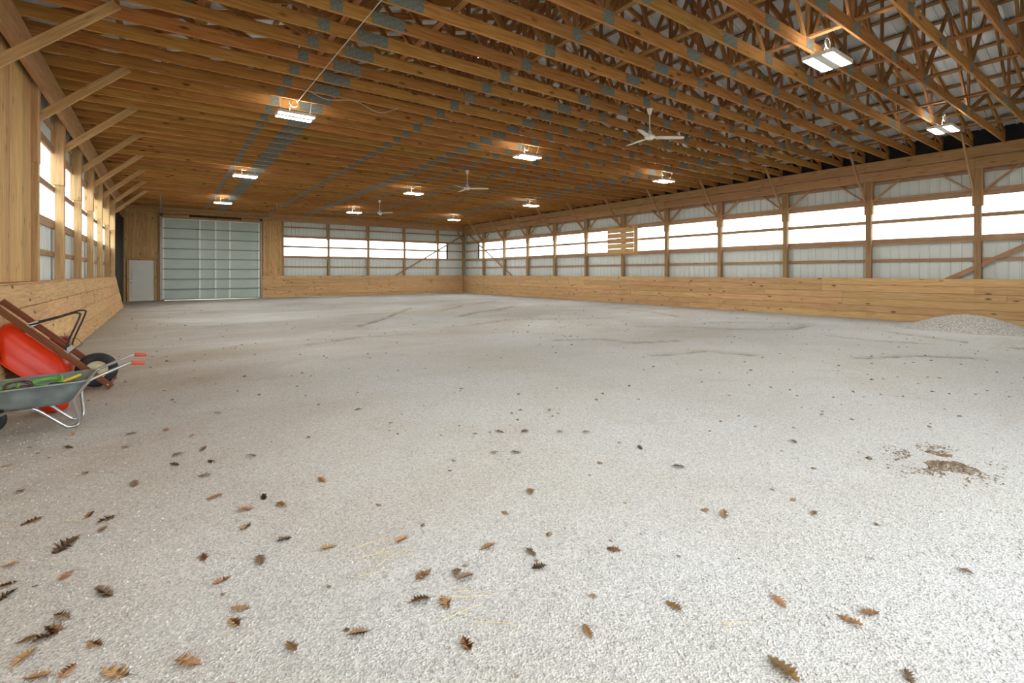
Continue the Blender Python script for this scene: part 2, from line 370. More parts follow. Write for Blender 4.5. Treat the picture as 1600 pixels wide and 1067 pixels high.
# diagonal wind braces on the right wall
beam('wind_brace', (XR + 0.12, 4.05, 1.10), (XR + 0.12, -0.5, 3.75), 0.038, 0.12, M_GIRT, wall_r)
beam('wind_brace', (XR + 0.12, 29.6, 4.05), (XR + 0.12, 24.3, 1.15), 0.038, 0.09, M_GIRT, wall_r)
boxo('window_jamb', (XR + 0.13, 28.36, ZW0 - 0.04), (XR + 0.20, 28.46, ZW1 + 0.04), M_DARK, wall_r)

wall_b = struct('wall_back', (XC, YB, 0), 'far end wall with overhead door, steel panels and pine planks')
sheet_run(wall_b, 5.56, 16.15, 0.02, ZW0 - 0.02, YB + 0.21, 'back')
sheet_run(wall_b, 5.56, 16.15, ZW1 + 0.02, ZT + 0.02, YB + 0.21, 'back')
sheet_run(wall_b, 16.15, XR + 0.2, 0.02, ZT + 0.02, YB + 0.21, 'back')
kick_run(wall_b, 4.46, XR - 0.05, lambda p, a, b, z0, z1, j: boxo('plank', (a, YB - 0.042 - j, z0), (b, YB - 0.002, z1), M_KICK, p), 6, ZK, M_KICK, 5)
for k, (z, h) in enumerate(((1.76, .08), (2.34, .14), (2.93, .105), (3.51, .14), (4.06, .08))):
    girt_run(wall_b, 5.56, XR, z, h, YB + 0.145, M_GIRT, 'x', 40 + k)
beam('wind_brace', (12.3, YB + 0.12, 1.20), (17.35, YB + 0.12, 4.05), 0.038, 0.09, M_GIRT, wall_b)
boxo('window_jamb', (16.11, YB + 0.13, ZW0 - 0.04), (16.21, YB + 0.20, ZW1 + 0.04), M_DARK, wall_b)
# vertical boards: right of the overhead door, and above the small door
def vboards(parent, a, b, z0, z1, y, seed, w=0.145):
    rnd = random.Random(seed); x = a
    while x < b - 0.02:
        x1 = min(b, x + w); boxo('board', (x + .002, y - rnd.uniform(0, .005), z0), (x1 - .002, y + 0.025, z1), M_BOARD, parent); x = x1
vboards(wall_b, 4.52, 5.50, ZK, 4.32, YB + 0.02, 1)
vboards(wall_b, XL - 0.1, -0.24, 2.14, 4.40, YB + 0.02, 2)
boxo('board', (-0.30, YB + .0, 0), (-0.235, YB + .05, 2.14), M_POST, wall_b); boxo('board', (-0.23, YB - .02, 0), (-0.16, YB + .05, 4.4), M_POST, wall_b)
vboards(wall_b, XL - 0.1, -1.52, 0.0, 2.14, YB + 0.03, 4, 0.07)
boxo('board', (-0.14, YB - 0.02, 4.22), (4.52, YB + 0.03, 4.40), M_BEAM, wall_b)
boxo('board', (-0.14, YB + 0.0, 4.42), (4.52, YB + 0.05, 4.54), M_BOARD, wall_b)
bm = bmesh.new(); add_box(bm, (XL - 0.3, YB + 0.12, 4.1), (5.56, YB + 0.26, ZT + 0.02)); add_box(bm, (4.28, YB + 0.12, 0), (5.56, YB + 0.26, 4.1)); add_box(bm, (XL - 0.3, YB + 0.12, 0), (0.02, YB + 0.26, 4.1))
bm_obj('backing', bm, M_BOARD, wall_b)
# gable above the back wall
bm = bmesh.new(); zt = ZH + SLOPE * (XC - XL)
f = [bm.verts.new(v) for v in ((XL - .3, YB + .24, ZT), (XR + .3, YB + .24, ZT), (XR + .3, YB + .24, ZH), (XC, YB + .24, zt), (XL - .3, YB + .24, ZH))]; bm.faces.new(f)
bm_obj('gable_sheet', bm, M_STEEL, wall_b)

wall_l = struct('wall_left', (XL, 14, 0), 'left hand arena wall with pale timber posts and leaning plank kick wall')
LY1 = 25.25
sheet_run(wall_l, YN, 10.5, 0.02, ZH + 0.05, XL - 0.20, 'left')
sheet_run(wall_l, LY1, YB + .25, 0.02, ZH + 0.05, XL - 0.20, 'left')
sheet_run(wall_l, 10.5, LY1, 0.02, ZW0 - 0.02, XL - 0.20, 'left')
sheet_run(wall_l, 10.5, LY1, ZW1 + 0.30, ZH + 0.05, XL - 0.20, 'left')
for k, (z, h) in enumerate(((1.76, .10), (2.34, .16), (3.03, .10), (3.80, .16), (4.2, .09))):
    girt_run(wall_l, 10.5, LY1, z, h, XL - 0.185, M_GIRT, 'y', 60 + k)
KB, KT = -1.335, -1.575      # the left kick wall leans back: foot and top
def lean_plank(p, a, b, z0, z1, j):
    q = lambda z: KB + (KT - KB) * z / ZK
    n = Vector((-(KT - KB), 0, 0)); zm = (z0 + z1) / 2
    up = Vector((KT - KB, 0, ZK)).normalized()
    off = Vector((-0.018 + j, 0, 0)); c = Vector((q(zm), 0, zm)) + off
    beam('plank', (c.x, a, c.z), (c.x, b, c.z), 0.036, (z1 - z0) / up.z, M_KICK, p, up)
kick_run(wall_l, YN, LY1 - 0.1, lean_plank, 4, ZK, M_KICK, 9, (2.44, 3.66, 4.88))
boxo('cap_board', (XL - 0.14, YN, ZK + 0.001), (KT + 0.015, LY1 - 0.1, ZK + 0.022), M_KICK, wall_l)
rnd = random.Random(11); y = 1.0
while y < 10.40:
    w_ = 0.185; boxo('board', (XL - 0.10, y + .003, ZK + .03), (XL - 0.072 + rnd.uniform(0, .006), y + w_ - .003, ZT + 0.0), M_BOARD, wall_l); y += w_
# near end wall (behind the viewer) with its big open doorway
wall_f = struct('wall_front', (XC, YN, 0), 'near end wall with a wide open doorway')
bm = bmesh.new(); add_box(bm, (XL - .3, YN - .15, 0), (-1.35, YN, ZT)); add_box(bm, (6.0, YN - .15, 0), (XR + .3, YN, ZT)); add_box(bm, (-1.35, YN - .15, 3.7), (6.0, YN, ZT))
bm_obj('wall_sheet', bm, M_STEEL, wall_f)
bm = bmesh.new(); f = [bm.verts.new(v) for v in ((XL - .3, YN, ZT), (XR + .3, YN, ZT), (XR + .3, YN, ZH), (XC, YN, zt), (XL - .3, YN, ZH))]; bm.faces.new(f)
bm_obj('gable_sheet', bm, M_STEEL, wall_f)

# ------------------------------------------------------------------ windows (clear strip, one per bay, two panes each)
nwin = 0
def window(a, b, side, lab, z1=ZW1):
    global nwin; nwin += 1
    mid = 2.93 if side != 'left' else 3.03
    if side == 'right': c = (XR + 0.195, (a + b) / 2, ZW0)
    elif side == 'left': c = (XL - 0.19, (a + b) / 2, ZW0)
    else: c = ((a + b) / 2, YB + 0.195, ZW0)
    w = struct('window_%d' % nwin, c, lab)
    for z0, z2 in ((ZW0 - .02, mid), (mid, z1 + .02)):
        if side == 'back': boxo('pane', (a, c[1] - .002, z0), (b, c[1] + .002, z2), M_PANE, w, 0)
        else: boxo('pane', (c[0] - .002, a, z0), (c[0] + .002, b, z2), M_PANE, w, 0)
ys = [Y0 + BAY * i for i in range(-2, 11)] + [28.40]
ys[0] = YN
for i in range(len(ys) - 1): window(ys[i], ys[i + 1], 'right', 'clear window strip between posts of the right wall')
xs = [5.56, 8.07, 10.51, 12.95, 15.39, 16.15]
for i in range(5): window(xs[i], xs[i + 1], 'back', 'clear window strip between posts of the back wall')
yl = [Y0 + BAY * i for i in range(3, 10)]
for i in range(6): window(yl[i], yl[i + 1], 'left', 'clear window strip between posts of the left wall', ZW1 + 0.28)

# ------------------------------------------------------------------ ceiling: roof sheet, purlins, lateral braces
ceil = struct('ceiling', (XC, 14, ZT), 'pitched roof of white steel sheet on purlins')
run = math.hypot(XC - XL + .3, SLOPE * (XC - XL + .3)); an = math.atan(SLOPE)
zr0 = ZH - SLOPE * 0.3 + 0.05
n = int((YB + 0.3 - (YN - .2)) / SHW) + 1
for i in range(n):
    y = YN - 0.2 + i * SHW
    # sheet local X along world Y, local Z up the slope
    for s in (-1, 1):
        if s < 0:
            Xa, Za = Vector((0, 1, 0)), Vector((math.cos(an), 0, math.sin(an))); p = Vector((XL - .3, y, zr0))
        else:
            Xa, Za = Vector((0, -1, 0)), Vector((-math.cos(an), 0, math.sin(an))); p = Vector((XR + .3, y + SHW, zr0))
        Ya = Za.cross(Xa); R = Matrix((Xa, Ya, Za)).transposed().to_4x4(); R.translation = p
        mobj('roof_sheet', rib_mesh(SHW, run, M_ROOF), None, ceil, R)
k = 0.15
while k < run:
    for s in (-1, 1):
        x = (XL - .3 + k * math.cos(an)) if s < 0 else (XR + .3 - k * math.cos(an)); z = zr0 + k * math.sin(an) - 0.045
        up = Vector((-s * -math.sin(an), 0, math.cos(an))) if s < 0 else Vector((math.sin(an), 0, math.cos(an)))
        up = Vector((-math.sin(an), 0, math.cos(an))) if s < 0 else Vector((math.sin(an), 0, math.cos(an)))
        beam('purlin', (x, YN, z), (x, YB + .2, z), 0.085, 0.038, M_PURLIN, ceil, up)
    k += 0.61
for k, x in enumerate((0.4, 2.0, 3.2, 4.95, 6.3, 7.85, 9.75, 11.2, 13.1, 14.4, 15.9)):
    y = YN - (k % 3) * 1.2
    while y < YB:
        a, b = max(YN, y), min(YB, y + 4.88)
        if b - a > .3: boxo('lateral_brace', (x - .045 + .05 * (k % 2), a, ZT + .186), (x + .045 + .05 * (k % 2), b - .01, ZT + .224), M_WEB, ceil)
        y += 4.88
for x in (XL - 0.12, XR + 0.10):
    boxo('eave_shade_band', (x, YN, ZT + .0), (x + .02, YB + .2, ZH + .05), M_DARK, ceil)  # dark band: shadow under the roof edge put in as black colour

# ------------------------------------------------------------------ trusses
def ord_word(n):
    ones = ['', 'first', 'second', 'third', 'fourth', 'fifth', 'sixth', 'seventh', 'eighth', 'ninth', 'tenth', 'eleventh', 'twelfth', 'thirteenth', 'fourteenth', 'fifteenth', 'sixteenth', 'seventeenth', 'eighteenth', 'nineteenth']
    tens = {2: ('twenty', 'twentieth'), 3: ('thirty', 'thirtieth'), 4: ('forty', 'fortieth'), 5: ('fifty', 'fiftieth')}
    if n < 20: return ones[n]
    return tens[n // 10][1] if n % 10 == 0 else tens[n // 10][0] + '-' + ones[n % 10]
ty = [2.74 + 0.61 * k for k in range(-3, 46)]
def plate_mesh(w, h):
    k = ('plate', round(w, 3), round(h, 3))
    if k in _cache: return _cache[k]
    me = box_mesh(w, 0.003, h, M_PLATE, 0); _cache[k] = me; return me
def roof_under(x): return ZH + SLOPE * ((x - XL) if x < XC else (XR - x)) - 0.09
D = 0.184
NODES_B = [1.80, 4.87, 7.93, 11.05, 14.10]
def build_truss(Y, label):
    t = thing('roof_truss', label, 'truss', (XC, Y, ZT), 'wooden roof trusses')
    xs = [XL - 0.02, 2.50, 6.80, 13.45, XR + 0.08]
    for a, b in zip(xs, xs[1:]): boxo('bottom_chord', (a + .001, Y - .019, ZT), (b - .001, Y + .019, ZT + D), M_CHORD, t)
    for s in (-1, 1):
        xe = XL - 0.05 if s < 0 else XR + 0.09
        beam('top_chord', (xe, Y, roof_under(xe) - .06), (XC, Y, roof_under(XC) - .06), 0.038, 0.14, M_CHORD, t)
    def web(xb, xt):
        beam('web', (xb, Y, ZT + D * 0.8), (xt, Y, roof_under(xt) - .09), 0.036, 0.09, M_WEB, t)
    for s in (0, 1):
        m = (lambda x: x) if s == 0 else (lambda x: XR + XL - x)
        for xb, xt in ((1.78, .25), (1.84, 3.30), (4.80, 3.36), (4.90, 6.40), (7.80, 6.46), (-1.0, -1.0), (1.81, 1.81), (4.85, 4.85)): web(m(xb), m(xt))
    web(XC, XC)
    def plate(x, w, h, z): mobj('gusset_plate', plate_mesh(w, h), None, t, Matrix.Translation((x, Y - .0205, z)))
    for x, w, h, z in ((1.80, .16, .17, .10), (2.50, .46, .17, .09), (4.87, .20, .18, .10), (6.80, .36, .16, .09), (7.93, .22, .18, .11), (9.42, .24, .16, .09), (11.05, .20, .18, .10), (13.55, .40, .17, .09), (14.15, .18, .17, .10)):
        plate(x, w, h, ZT + z)
    for x in (.27, 3.33, 6.43, XR + XL - .27, XR + XL - 3.33, XR + XL - 6.43, XC): plate(x, .16, .12, roof_under(x) - .08)
    return t
for k, Y in enumerate(ty):
    n = len(ty) - k
    build_truss(Y, 'wooden roof truss, %s counting from the back wall' % ord_word(n))

# ------------------------------------------------------------------ header beams
def header(name, label, loc): return thing(name, label, 'beam', loc)
hr = header('header_beam', 'double plank header beam along the top of the right wall', (XR, 14, ZT - .6))
for r, (z0, z1) in enumerate(((ZT - .60, ZT - .312), (ZT - .296, ZT - .002))):
    y = YN - r * 2.44
    while y < YB - .1:
        a, b = max(YN, y), min(YB - .02, y + 4.88); boxo('plank', (XR - .042 - .012 * (1 - r), a + .002, z0), (XR - .002, b - .002, z1), M_BEAM, hr); y += 4.88
hl = header('header_beam', 'pale double plank header beam along the top of the left wall', (XL, 14, ZT - .6))
for r, (z0, z1) in enumerate(((ZT - .46, ZT - .232), (ZT - .228, ZT - .002))):
    y = YN - r * 2.44
    while y < YB - .1:
        a, b = max(YN, y), min(YB - .02, y + 4.88); boxo('plank', (XL + .008, a + .002, z0), (XL + .085, b - .002, z1), M_BEAM, hl); y += 4.88
hb = header('header_beam', 'plank header beam above the steel panels of the back wall', (XC, YB, ZT - .4))
for z0, z1 in ((ZT - .40, ZT - .19), (ZT - .186, ZT - .002)):
    x = 4.55
    while x < XR - .1:
        a, b = x, min(XR - .05, x + 4.88); boxo('plank', (a + .002, YB - .042, z0), (b - .002, YB - .002, z1), M_BEAM, hb); x += 4.88
boxo('plank', (XL, YB - .03, ZT - .16), (4.55, YB - .002, ZT - .01), M_BEAM, hb)

# ------------------------------------------------------------------ posts
def nearest_truss(y): return min(ty, key=lambda t: abs(t - y))
nr = 12
for i in range(-1, 11):
    y = Y0 + BAY * i
    w = ord_word(11 - i)
    t = thing('support_post', 'square timber post of the right wall, %s from the far corner' % w, 'post', (XR + .07, y, 0), 'posts of the right wall')
    boxo('shaft', (XR, y - .07, 0), (XR + .14, y + .07, ZT - .01), M_POST, t)
    for s in (-1, 1): boxo('side_plank', (XR + .002, y + s * .071, 3.17), (XR + .138, y + s * .109, ZT - .01), M_BEAM, t)
    for s in (-1, 1): beam('knee_brace', (XR + .07, y + s * .12, 3.58), (XR + .07, y + s * .78, ZT - .60), .038, .085, M_BEAM, t, (0, s, 1))
    yt = nearest_truss(y); yb = y + (.055 if yt > y else -.055)
    beam('truss_brace', (XR - .03, yt - .04, 3.58), (XR - 1.18, yt - .04, ZT + .17), .036, .09, M_BEAM, t)
corner = thing('corner_post', 'timber corner post where the back and right walls meet', 'post', (XR, YB, 0))
boxo('shaft', (XR - .09, YB - .09, 0), (XR + .05, YB + .05, ZT - .01), M_POST, corner)
beam('knee_brace', (XR - .02, YB - .1, 3.70), (XR - .02, YB - .75, ZT - .6), .038, .085, M_BEAM, corner, (0, -1, 1))
beam('truss_brace', (XR - .1, YB - .02, 3.70), (XR - .5, YB - .02, ZT - .42), .038, .085, M_BEAM, corner)
for i, x in enumerate((5.53, 8.07, 10.51, 12.95, 15.39)):
    t = thing('support_post', 'timber post of the back wall, %s from the overhead door' % ord_word(i + 1), 'post', (x, YB + .07, 0), 'posts of the back wall')
    boxo('shaft', (x - .06, YB, 0), (x + .06, YB + .14, ZT - .01), M_POST, t)
    boxo('side_plank', (x - .098, YB + .005, 3.4), (x - .061, YB + .135, ZT - .4), M_BEAM, t)
for i in range(1, 10):
    y = Y0 + BAY * i
    if y < 6: continue
    t = thing('support_post', 'pale timber post of the left wall, %s from the near end' % ord_word(i - 1) if i > 1 else 'pale timber post of the left wall nearest the viewer', 'post', (XL - .07, y, 0), 'posts of the left wall')
    boxo('shaft', (XL - .14, y - .07, 0), (XL, y + .07, ZT - .01), M_POSTL, t)
    for s in (-1, 1): boxo('side_plank', (XL - .195, y + s * .071, 3.12), (XL + .004, y + s * .109, ZT - .01), M_POSTL, t)
    yt = nearest_truss(y)
    beam('truss_brace', (XL - .06, yt - .045, 3.82), (XL + 1.10, yt - .045, ZT + .17), .038, .125, M_POSTL, t)

# ------------------------------------------------------------------ dark tarp closing the gap between left wall and back wall
bm = bmesh.new(); cols = 40; ring = []
for i in range(cols + 1):
    y = LY1 - .05 + (YB - LY1 + .0) * i / cols; x = XL - .02 + 0.03 * math.sin(i * 1.3)
    ring.append([bm.verts.new((x, y, z)) for z in (0.02, 2.0, 4.05)])
for A, B in zip(ring, ring[1:]):
    for k in range(2): bm.faces.new((A[k], B[k], B[k + 1], A[k + 1]))
tp = bm_obj('tarp_curtain', bm, M_TARP, smooth=True); tag(tp, 'dark navy tarp curtain hanging past the end of the left wall', 'tarp')
sd = tp.modifiers.new('thick', 'SOLIDIFY'); sd.thickness = .006
boxo('board', (XL - .06, LY1, 4.05), (XL - .02, YB - .03, ZT - .05), M_BOARD, wall_l)

# ------------------------------------------------------------------ doors in the back wall
d1 = struct('door_1', (-.88, YB, 0), 'white panelled entry door beside the overhead door')
yd = YB + .06
bm = bmesh.new(); add_box(bm, (-1.38, yd, .02), (-.40, yd + .045, 2.03)); bm_obj('door_leaf', bm, M_WDOOR, d1)
for z0, z1 in ((.22, .92), (1.10, 1.86)):
    for a, b in (((-1.26, z0), (-.52, z0 + .03)), ((-1.26, z1 - .03), (-.52, z1))): boxo('panel_moulding', (a[0], yd - .022, a[1]), (b[0], yd + .001, b[1]), M_WDOOR, d1, 0)
    for x in (-1.26, -.55): boxo('panel_moulding', (x, yd - .022, z0), (x + .03, yd + .001, z1), M_WDOOR, d1, 0)
boxo('door_frame', (-1.47, YB, 0), (-1.39, yd + .1, 2.12), M_BOARD, d1); boxo('door_frame', (-.39, YB, 0), (-.31, yd + .1, 2.12), M_BOARD, d1); boxo('door_frame', (-1.47, YB, 2.04), (-.31, yd + .1, 2.12), M_BOARD, d1)
bm_obj('knob', lathe_bm([(.012, 0), (.012, -.03), (.032, -.04), (.034, -.06), (.02, -.075)], 12, 'Y', (-1.30, yd, .94)), M_GALV, d1, None, True)
bm_obj('deadbolt', lathe_bm([(.03, 0), (.03, -.015), (.012, -.022)], 12, 'Y', (-1.30, yd, 1.09)), M_GALV, d1, None, True)

d2 = struct('door_2', (2.15, YB, 0), 'large sectional overhead door with steel stiles')
ya = YB + .06; X0, X1 = -.06, 4.36; nsec = 8; sh = (4.18 - .03) / nsec
for r in range(nsec):
    z0 = .03 + r * sh
    M = Matrix.Translation((X0, ya + .045, z0 + .002))
    mobj('door_section', rib_mesh(X1 - X0, sh - .004, M_DOOR, 9.0), None, d2, M)
    boxo('strut', (X0 + .05, ya - .035, z0 - .01), (X1 - .05, ya + .03, z0 + .045), M_STRUT, d2)
    for x in (X0 + .03, 1.53, 2.24, 2.90, X1 - .05):
        boxo('stile', (x - .04, ya - .02, z0 + .045), (x + .04, ya + .045, z0 + sh - .01), M_STILE, d2, 0)
boxo('top_rail', (X0, ya, 4.16), (X1, ya + .05, 4.20), M_STILE, d2)
for x in (X0 - .06, X1 + .06):
    boxo('track', (x - .025, YB - .01, 0.0), (x + .025, YB + .05, 4.30), M_GALV, d2)
    tb = tube_bm(smooth_path([(x, YB + .02, 4.28), (x, YB - .12, 4.42), (x, YB - .5, 4.46), (x, 25.4, 4.50)], 6), .028, 6)
    bm_obj('track', tb, M_GALV, d2)
    boxo('track_hanger', (x - .02, 25.6, 4.5), (x + .02, 25.64, ZT + .02), M_GALV, d2)
bm_obj('torsion_shaft', tube_bm([(X0 - .1, YB - .07, 4.34), (X1 + .1, YB - .07, 4.34)], .014, 8), M_GALV, d2)
bm_obj('torsion_spring', tube_bm([(1.1, YB - .07, 4.34), (3.4, YB - .07, 4.34)], .045, 10), M_BLACK, d2)
for x in (X0 - .04, X1 + .04): bm_obj('cable_drum', lathe_bm([(.07, -.03), (.07, .03)], 14, 'Y', (x, YB - .07, 4.34)), M_BLACK, d2)
for x in (1.1, 2.25, 3.4): boxo('spring_bracket', (x - .02, YB - .13, 4.26), (x + .02, YB - .01, 4.42), M_BLACK, d2)

# ------------------------------------------------------------------ plank panel over the right wall window
t = thing('plank_panel', 'square of rough planks nailed over the right wall window strip', 'panel', (XR - .02, 15.4, 2.3))
for k in range(5): boxo('plank', (XR - .04, 14.72, 2.30 + k * .246), (XR - .005, 16.32, 2.30 + k * .246 + .226), M_KICK, t)
boxo('end_board', (XR - .03, 14.50, 2.28), (XR - .002, 14.70, 3.56), M_BOARD, t)
boxo('batten', (XR - .002, 15.2, 2.25), (XR + .03, 15.3, 3.55), M_GIRT, t)

# ------------------------------------------------------------------ lamps
def lamp(x, y, label):
    z = 4.45; t = thing('hanging_light', label, 'light', (x, y, z), 'hanging twin panel lights')
    bm = bmesh.new(); add_box(bm, (x - .33, y - .20, z + .02), (x + .33, y + .20, z + .05)); add_box(bm, (x - .33, y - .06, z - .004), (x + .33, y + .06, z + .02))
    for s in (-1, 1): add_box(bm, (x - .33, y + s * .20 - .008, z - .004), (x + .33, y + s * .20 + .008, z + .05)); add_box(bm, (x + s * .33 - .008, y - .2, z - .004), (x + s * .33 + .008, y + .2, z + .05))
    bm_obj('housing', bm, M_WHITE, t)
    for s in (-1, 1):
        bm = bmesh.new(); add_box(bm, (x - .315, y + s * .123 - .062, z - .003), (x + .315, y + s * .123 + .062, z + .019)); bm_obj('lens', bm, M_LAMP, t)
    bm = bmesh.new(); add_box(bm, (x - .22, y - .016, z + .051), (x + .22, y + .016, z + .056)); bm_obj('top_lens', bm, M_LAMP, t)
    yt = nearest_truss(y) - .02
    for s in (-1, 1): bm_obj('hanger_wire', tube_bm([(x + s * .27, y, z + .05), (x + s * .27, yt, ZT + .03), (x + s * .27, yt, ZT + .08)], .004, 5), M_CORDW, t)
    c = []
    for k in range(40):
        a = k / 39 * 4 * math.pi; c.append((x - .03 + .075 * math.sin(a) * 1.0, y - .02 + .01 * k / 39, ZT - .03 + .075 * math.cos(a)))
    bm_obj('cord_coil', tube_bm([(x - .08, y, z + .05), (x - .10, y, z + .16)] + c, .006, 5), M_CORDW, t)
    return t
rowname = {3.05: 'nearest', 10.2: 'second', 17.4: 'third', 24.6: 'farthest'}
for cx, cn in ((2.09, 'left'), (7.82, 'middle'), (13.55, 'right')):
    for yy, rn in rowname.items():
        lamp(cx, yy, 'lit twin panel light, %s in the %s row under the trusses' % (rn, cn))
cab = tube_bm(smooth_path([(2.12, 10.2, ZT - .006), (2.15, 7.0, ZT - .006), (2.2, 3.05, ZT - .006)], 8), .006, 5)
o = bm_obj('power_cable', cab, M_CORDW); tag(o, 'thin white cable along the left row of lights', 'cable')
cab = tube_bm(smooth_path([(2.2, 9.43, ZT - .005), (2.5, 9.43, ZT - .09), (3.0, 9.43, ZT - .01), (3.5, 9.43, ZT - .14), (3.9, 9.43, ZT + .03)], 8), .006, 5)
o = bm_obj('power_cable', cab, M_CORDW); tag(o, 'white cable sagging beside the big left light', 'cable')

# ------------------------------------------------------------------ ceiling fans
def fan(x, y, rot, label):
    t = thing('ceiling_fan', label, 'fan', (x, y, ZT), 'white three blade ceiling fans')
    bm_obj('canopy', lathe_bm([(.062, 0), (.062, -.01), (.035, -.10), (.02, -.115)], 16, 'Z', (x, y, ZT)), M_WHITE, t, None, True)
    bm_obj('downrod', tube_bm([(x, y, ZT - .1), (x, y, ZT - .50)], .012, 8), M_WHITE, t)
    bm_obj('coupling', lathe_bm([(.02, -.44), (.038, -.47), (.042, -.52), (.06, -.535)], 14, 'Z', (x, y, ZT)), M_WHITE, t, None, True)
    bm_obj('motor', lathe_bm([(.03, -.525), (.095, -.54), (.11, -.57), (.10, -.60), (.06, -.625), (.01, -.63)], 20, 'Z', (x, y, ZT)), M_WHITE, t, None, True)
    for k in range(3):
        a = rot + k * 2 * math.pi / 3; bm = bmesh.new(); prof = []
        for r, w in ((.09, .03), (.14, .035), (.18, .07), (.45, .065), (.64, .055), (.69, .035)):
            tz = -.585 - .01 * (r / .7)
            p = []
            for s, dz in ((-1, .010), (1, -.010)):
                for h in (-.003, .003): p.append(bm.verts.new((x + r * math.cos(a) - s * w * math.sin(a), y + r * math.sin(a) + s * w * math.cos(a), ZT + tz + dz + h)))
            prof.append(p)
        for A, B in zip(prof, prof[1:]):
            for q in ((0, 1), (1, 3), (3, 2), (2, 0)): bm.faces.new((A[q[0]], A[q[1]], B[q[1]], B[q[0]]))
        for P in (prof[0], prof[-1]): bm.faces.new((P[0], P[1], P[3], P[2]))
        bmesh.ops.recalc_face_normals(bm, faces=bm.faces); bm_obj('blade', bm, M_WHITE, t)
fan(8.05, 6.40, -0.66, 'white three blade ceiling fan nearest the viewer')
fan(8.05, 13.72, -0.64, 'white ceiling fan in the middle of the arena')
fan(8.05, 21.65, -0.95, 'white ceiling fan farthest back, above the back wall')

# ------------------------------------------------------------------ galvanised wheelbarrow
GY = 5.98
t = thing('wheelbarrow', 'small galvanised wheelbarrow with red grips holding hoses', 'wheelbarrow', (-.8, GY, 0))
def rrect(x0, x1, y0, y1, z, r, n=5, dz=0.0):
    pts = []
    for cx, cy, a0 in ((x1 - r, y1 - r, 0), (x0 + r, y1 - r, math.pi / 2), (x0 + r, y0 + r, math.pi), (x1 - r, y0 + r, 1.5 * math.pi)):
        for k in range(n + 1):
            a = a0 + k / n * math.pi / 2; px = cx + r * math.cos(a); pts.append(Vector((px, cy + r * math.sin(a), z + dz * (px - x0) / (x1 - x0))))
    return pts
def loft(rings, cap_last=True, bm=None):
    bm = bm or bmesh.new(); R = [[bm.verts.new(p) for p in r] for r in rings]; n = len(R[0])
    for A, B in zip(R, R[1:]):
        for k in range(n): bm.faces.new((A[k], A[(k + 1) % n], B[(k + 1) % n], B[k]))
    if cap_last: bm.faces.new(R[-1])
    return bm
rings = [rrect(-1.31, -.545, GY - .30, GY + .30, .405, .07, dz=.03), rrect(-1.30, -.555, GY - .29, GY + .29, .40, .07, dz=.03), rrect(-1.24, -.60, GY - .27, GY + .27, .34, .09, dz=.01), rrect(-1.17, -.65, GY - .24, GY + .24, .265, .10), rrect(-1.12, -.69, GY - .20, GY + .20, .232, .10), rrect(-1.0, -.80, GY - .1, GY + .1, .225, .05)]
o = bm_obj('tray', loft(rings), M_TRAY, t, None, True); s_ = o.modifiers.new('thick', 'SOLIDIFY'); s_.thickness = .004; s_.offset = 1
o = bm_obj('tray_rim', tube_bm(rrect(-1.315, -.54, GY - .305, GY + .305, .408, .07, dz=.03), .009, 8, closed=True), M_TRAY, t, None, True)
for s in (-1, 1):
    Y = lambda d: GY + s * d
    path = [(-.15, Y(.27), .55), (-.245, Y(.27), .56), (-.29, Y(.27), .545), (-.50, Y(.285), .455), (-.55, Y(.28), .42), (-.63, Y(.245), .30), (-.645, Y(.225), .24), (-.622, Y(.15), .07), (-.635, Y(.145), .022), (-.69, Y(.145), .016), (-.73, Y(.15), .045), (-.89, Y(.165), .20), (-.94, Y(.165), .213), (-1.06, Y(.12), .205), (-1.15, Y(.07), .17), (-1.225, Y(.055), .12)]
    bm_obj('frame_tube', tube_bm(smooth_path(path, 5), .0135, 8), M_TUBE, t, None, True)
    bm_obj('grip', tube_bm([(-.145, Y(.27), .55), (-.15, Y(.27), .55), (-.24, Y(.27), .56), (-.245, Y(.27), .56)], [.012, .018, .0175, .014], 10), M_GRIP, t, None, True)
def torus_bm(c, R, r, ax='Y', n=32, m=10, sq=1.0):
    pts = [(c[0] + R * math.cos(2 * math.pi * k / n), c[1], c[2] + R * math.sin(2 * math.pi * k / n)) for k in range(n)]
    return tube_bm(pts, r, m, closed=True)
wheel = bm_obj('wheel', torus_bm((-1.225, GY, .125), .092, .028), M_RUBBER, t, None, True)
bm_obj('wheel_disc', lathe_bm([(.02, -.03), (.03, -.025), (.07, -.012), (.07, .012), (.03, .025), (.02, .03)], 20, 'Y', (-1.225, GY, .125)), M_GALV, wheel, None, True)
bm_obj('axle', tube_bm([(-1.225, GY - .07, .123), (-1.225, GY + .07, .123)], .008, 8), M_TUBE, t)
# things lying in its tray
def coil(name, c, R, r, turns, mat, label, cat, seed, flat=.6, tilt=0.3):
    rnd = random.Random(seed); pts = []
    n = int(turns * 18)
    for k in range(n):
        a = 2 * math.pi * k / 18; q = R * (1 + .12 * math.sin(k * .37 + seed)); pts.append((c[0] + q * math.cos(a), c[1] + flat * q * math.sin(a), c[2] + .02 * math.sin(k * .23 + seed) + tilt * q * math.sin(a) + .012 * k / 18))
    return tag(bm_obj(name, tube_bm(pts, r, 6), mat, None, None, True), label, cat)
coil('garden_hose', (-.87, GY + .06, .375), .10, .009, 3.2, M_GREEN, 'bright green hose loops in the galvanised wheelbarrow', 'hose', 1)
coil('garden_hose', (-1.10, GY - .02, .365), .07, .008, 2.4, M_GREEN, 'small green hose coil at the wheel end of the barrow tray', 'hose', 5)
coil('cord_bundle', (-1.02, GY - .06, .375), .09, .006, 3.3, M_CORDB, 'dark brown cord bundle in the galvanised wheelbarrow', 'cord', 3, .6, .45)
coil('cord_bundle', (-.76, GY - .08, .36), .08, .006, 2.5, M_BLACK, 'black cord bundle near the handles in the barrow tray', 'cord', 8, .5, .2)
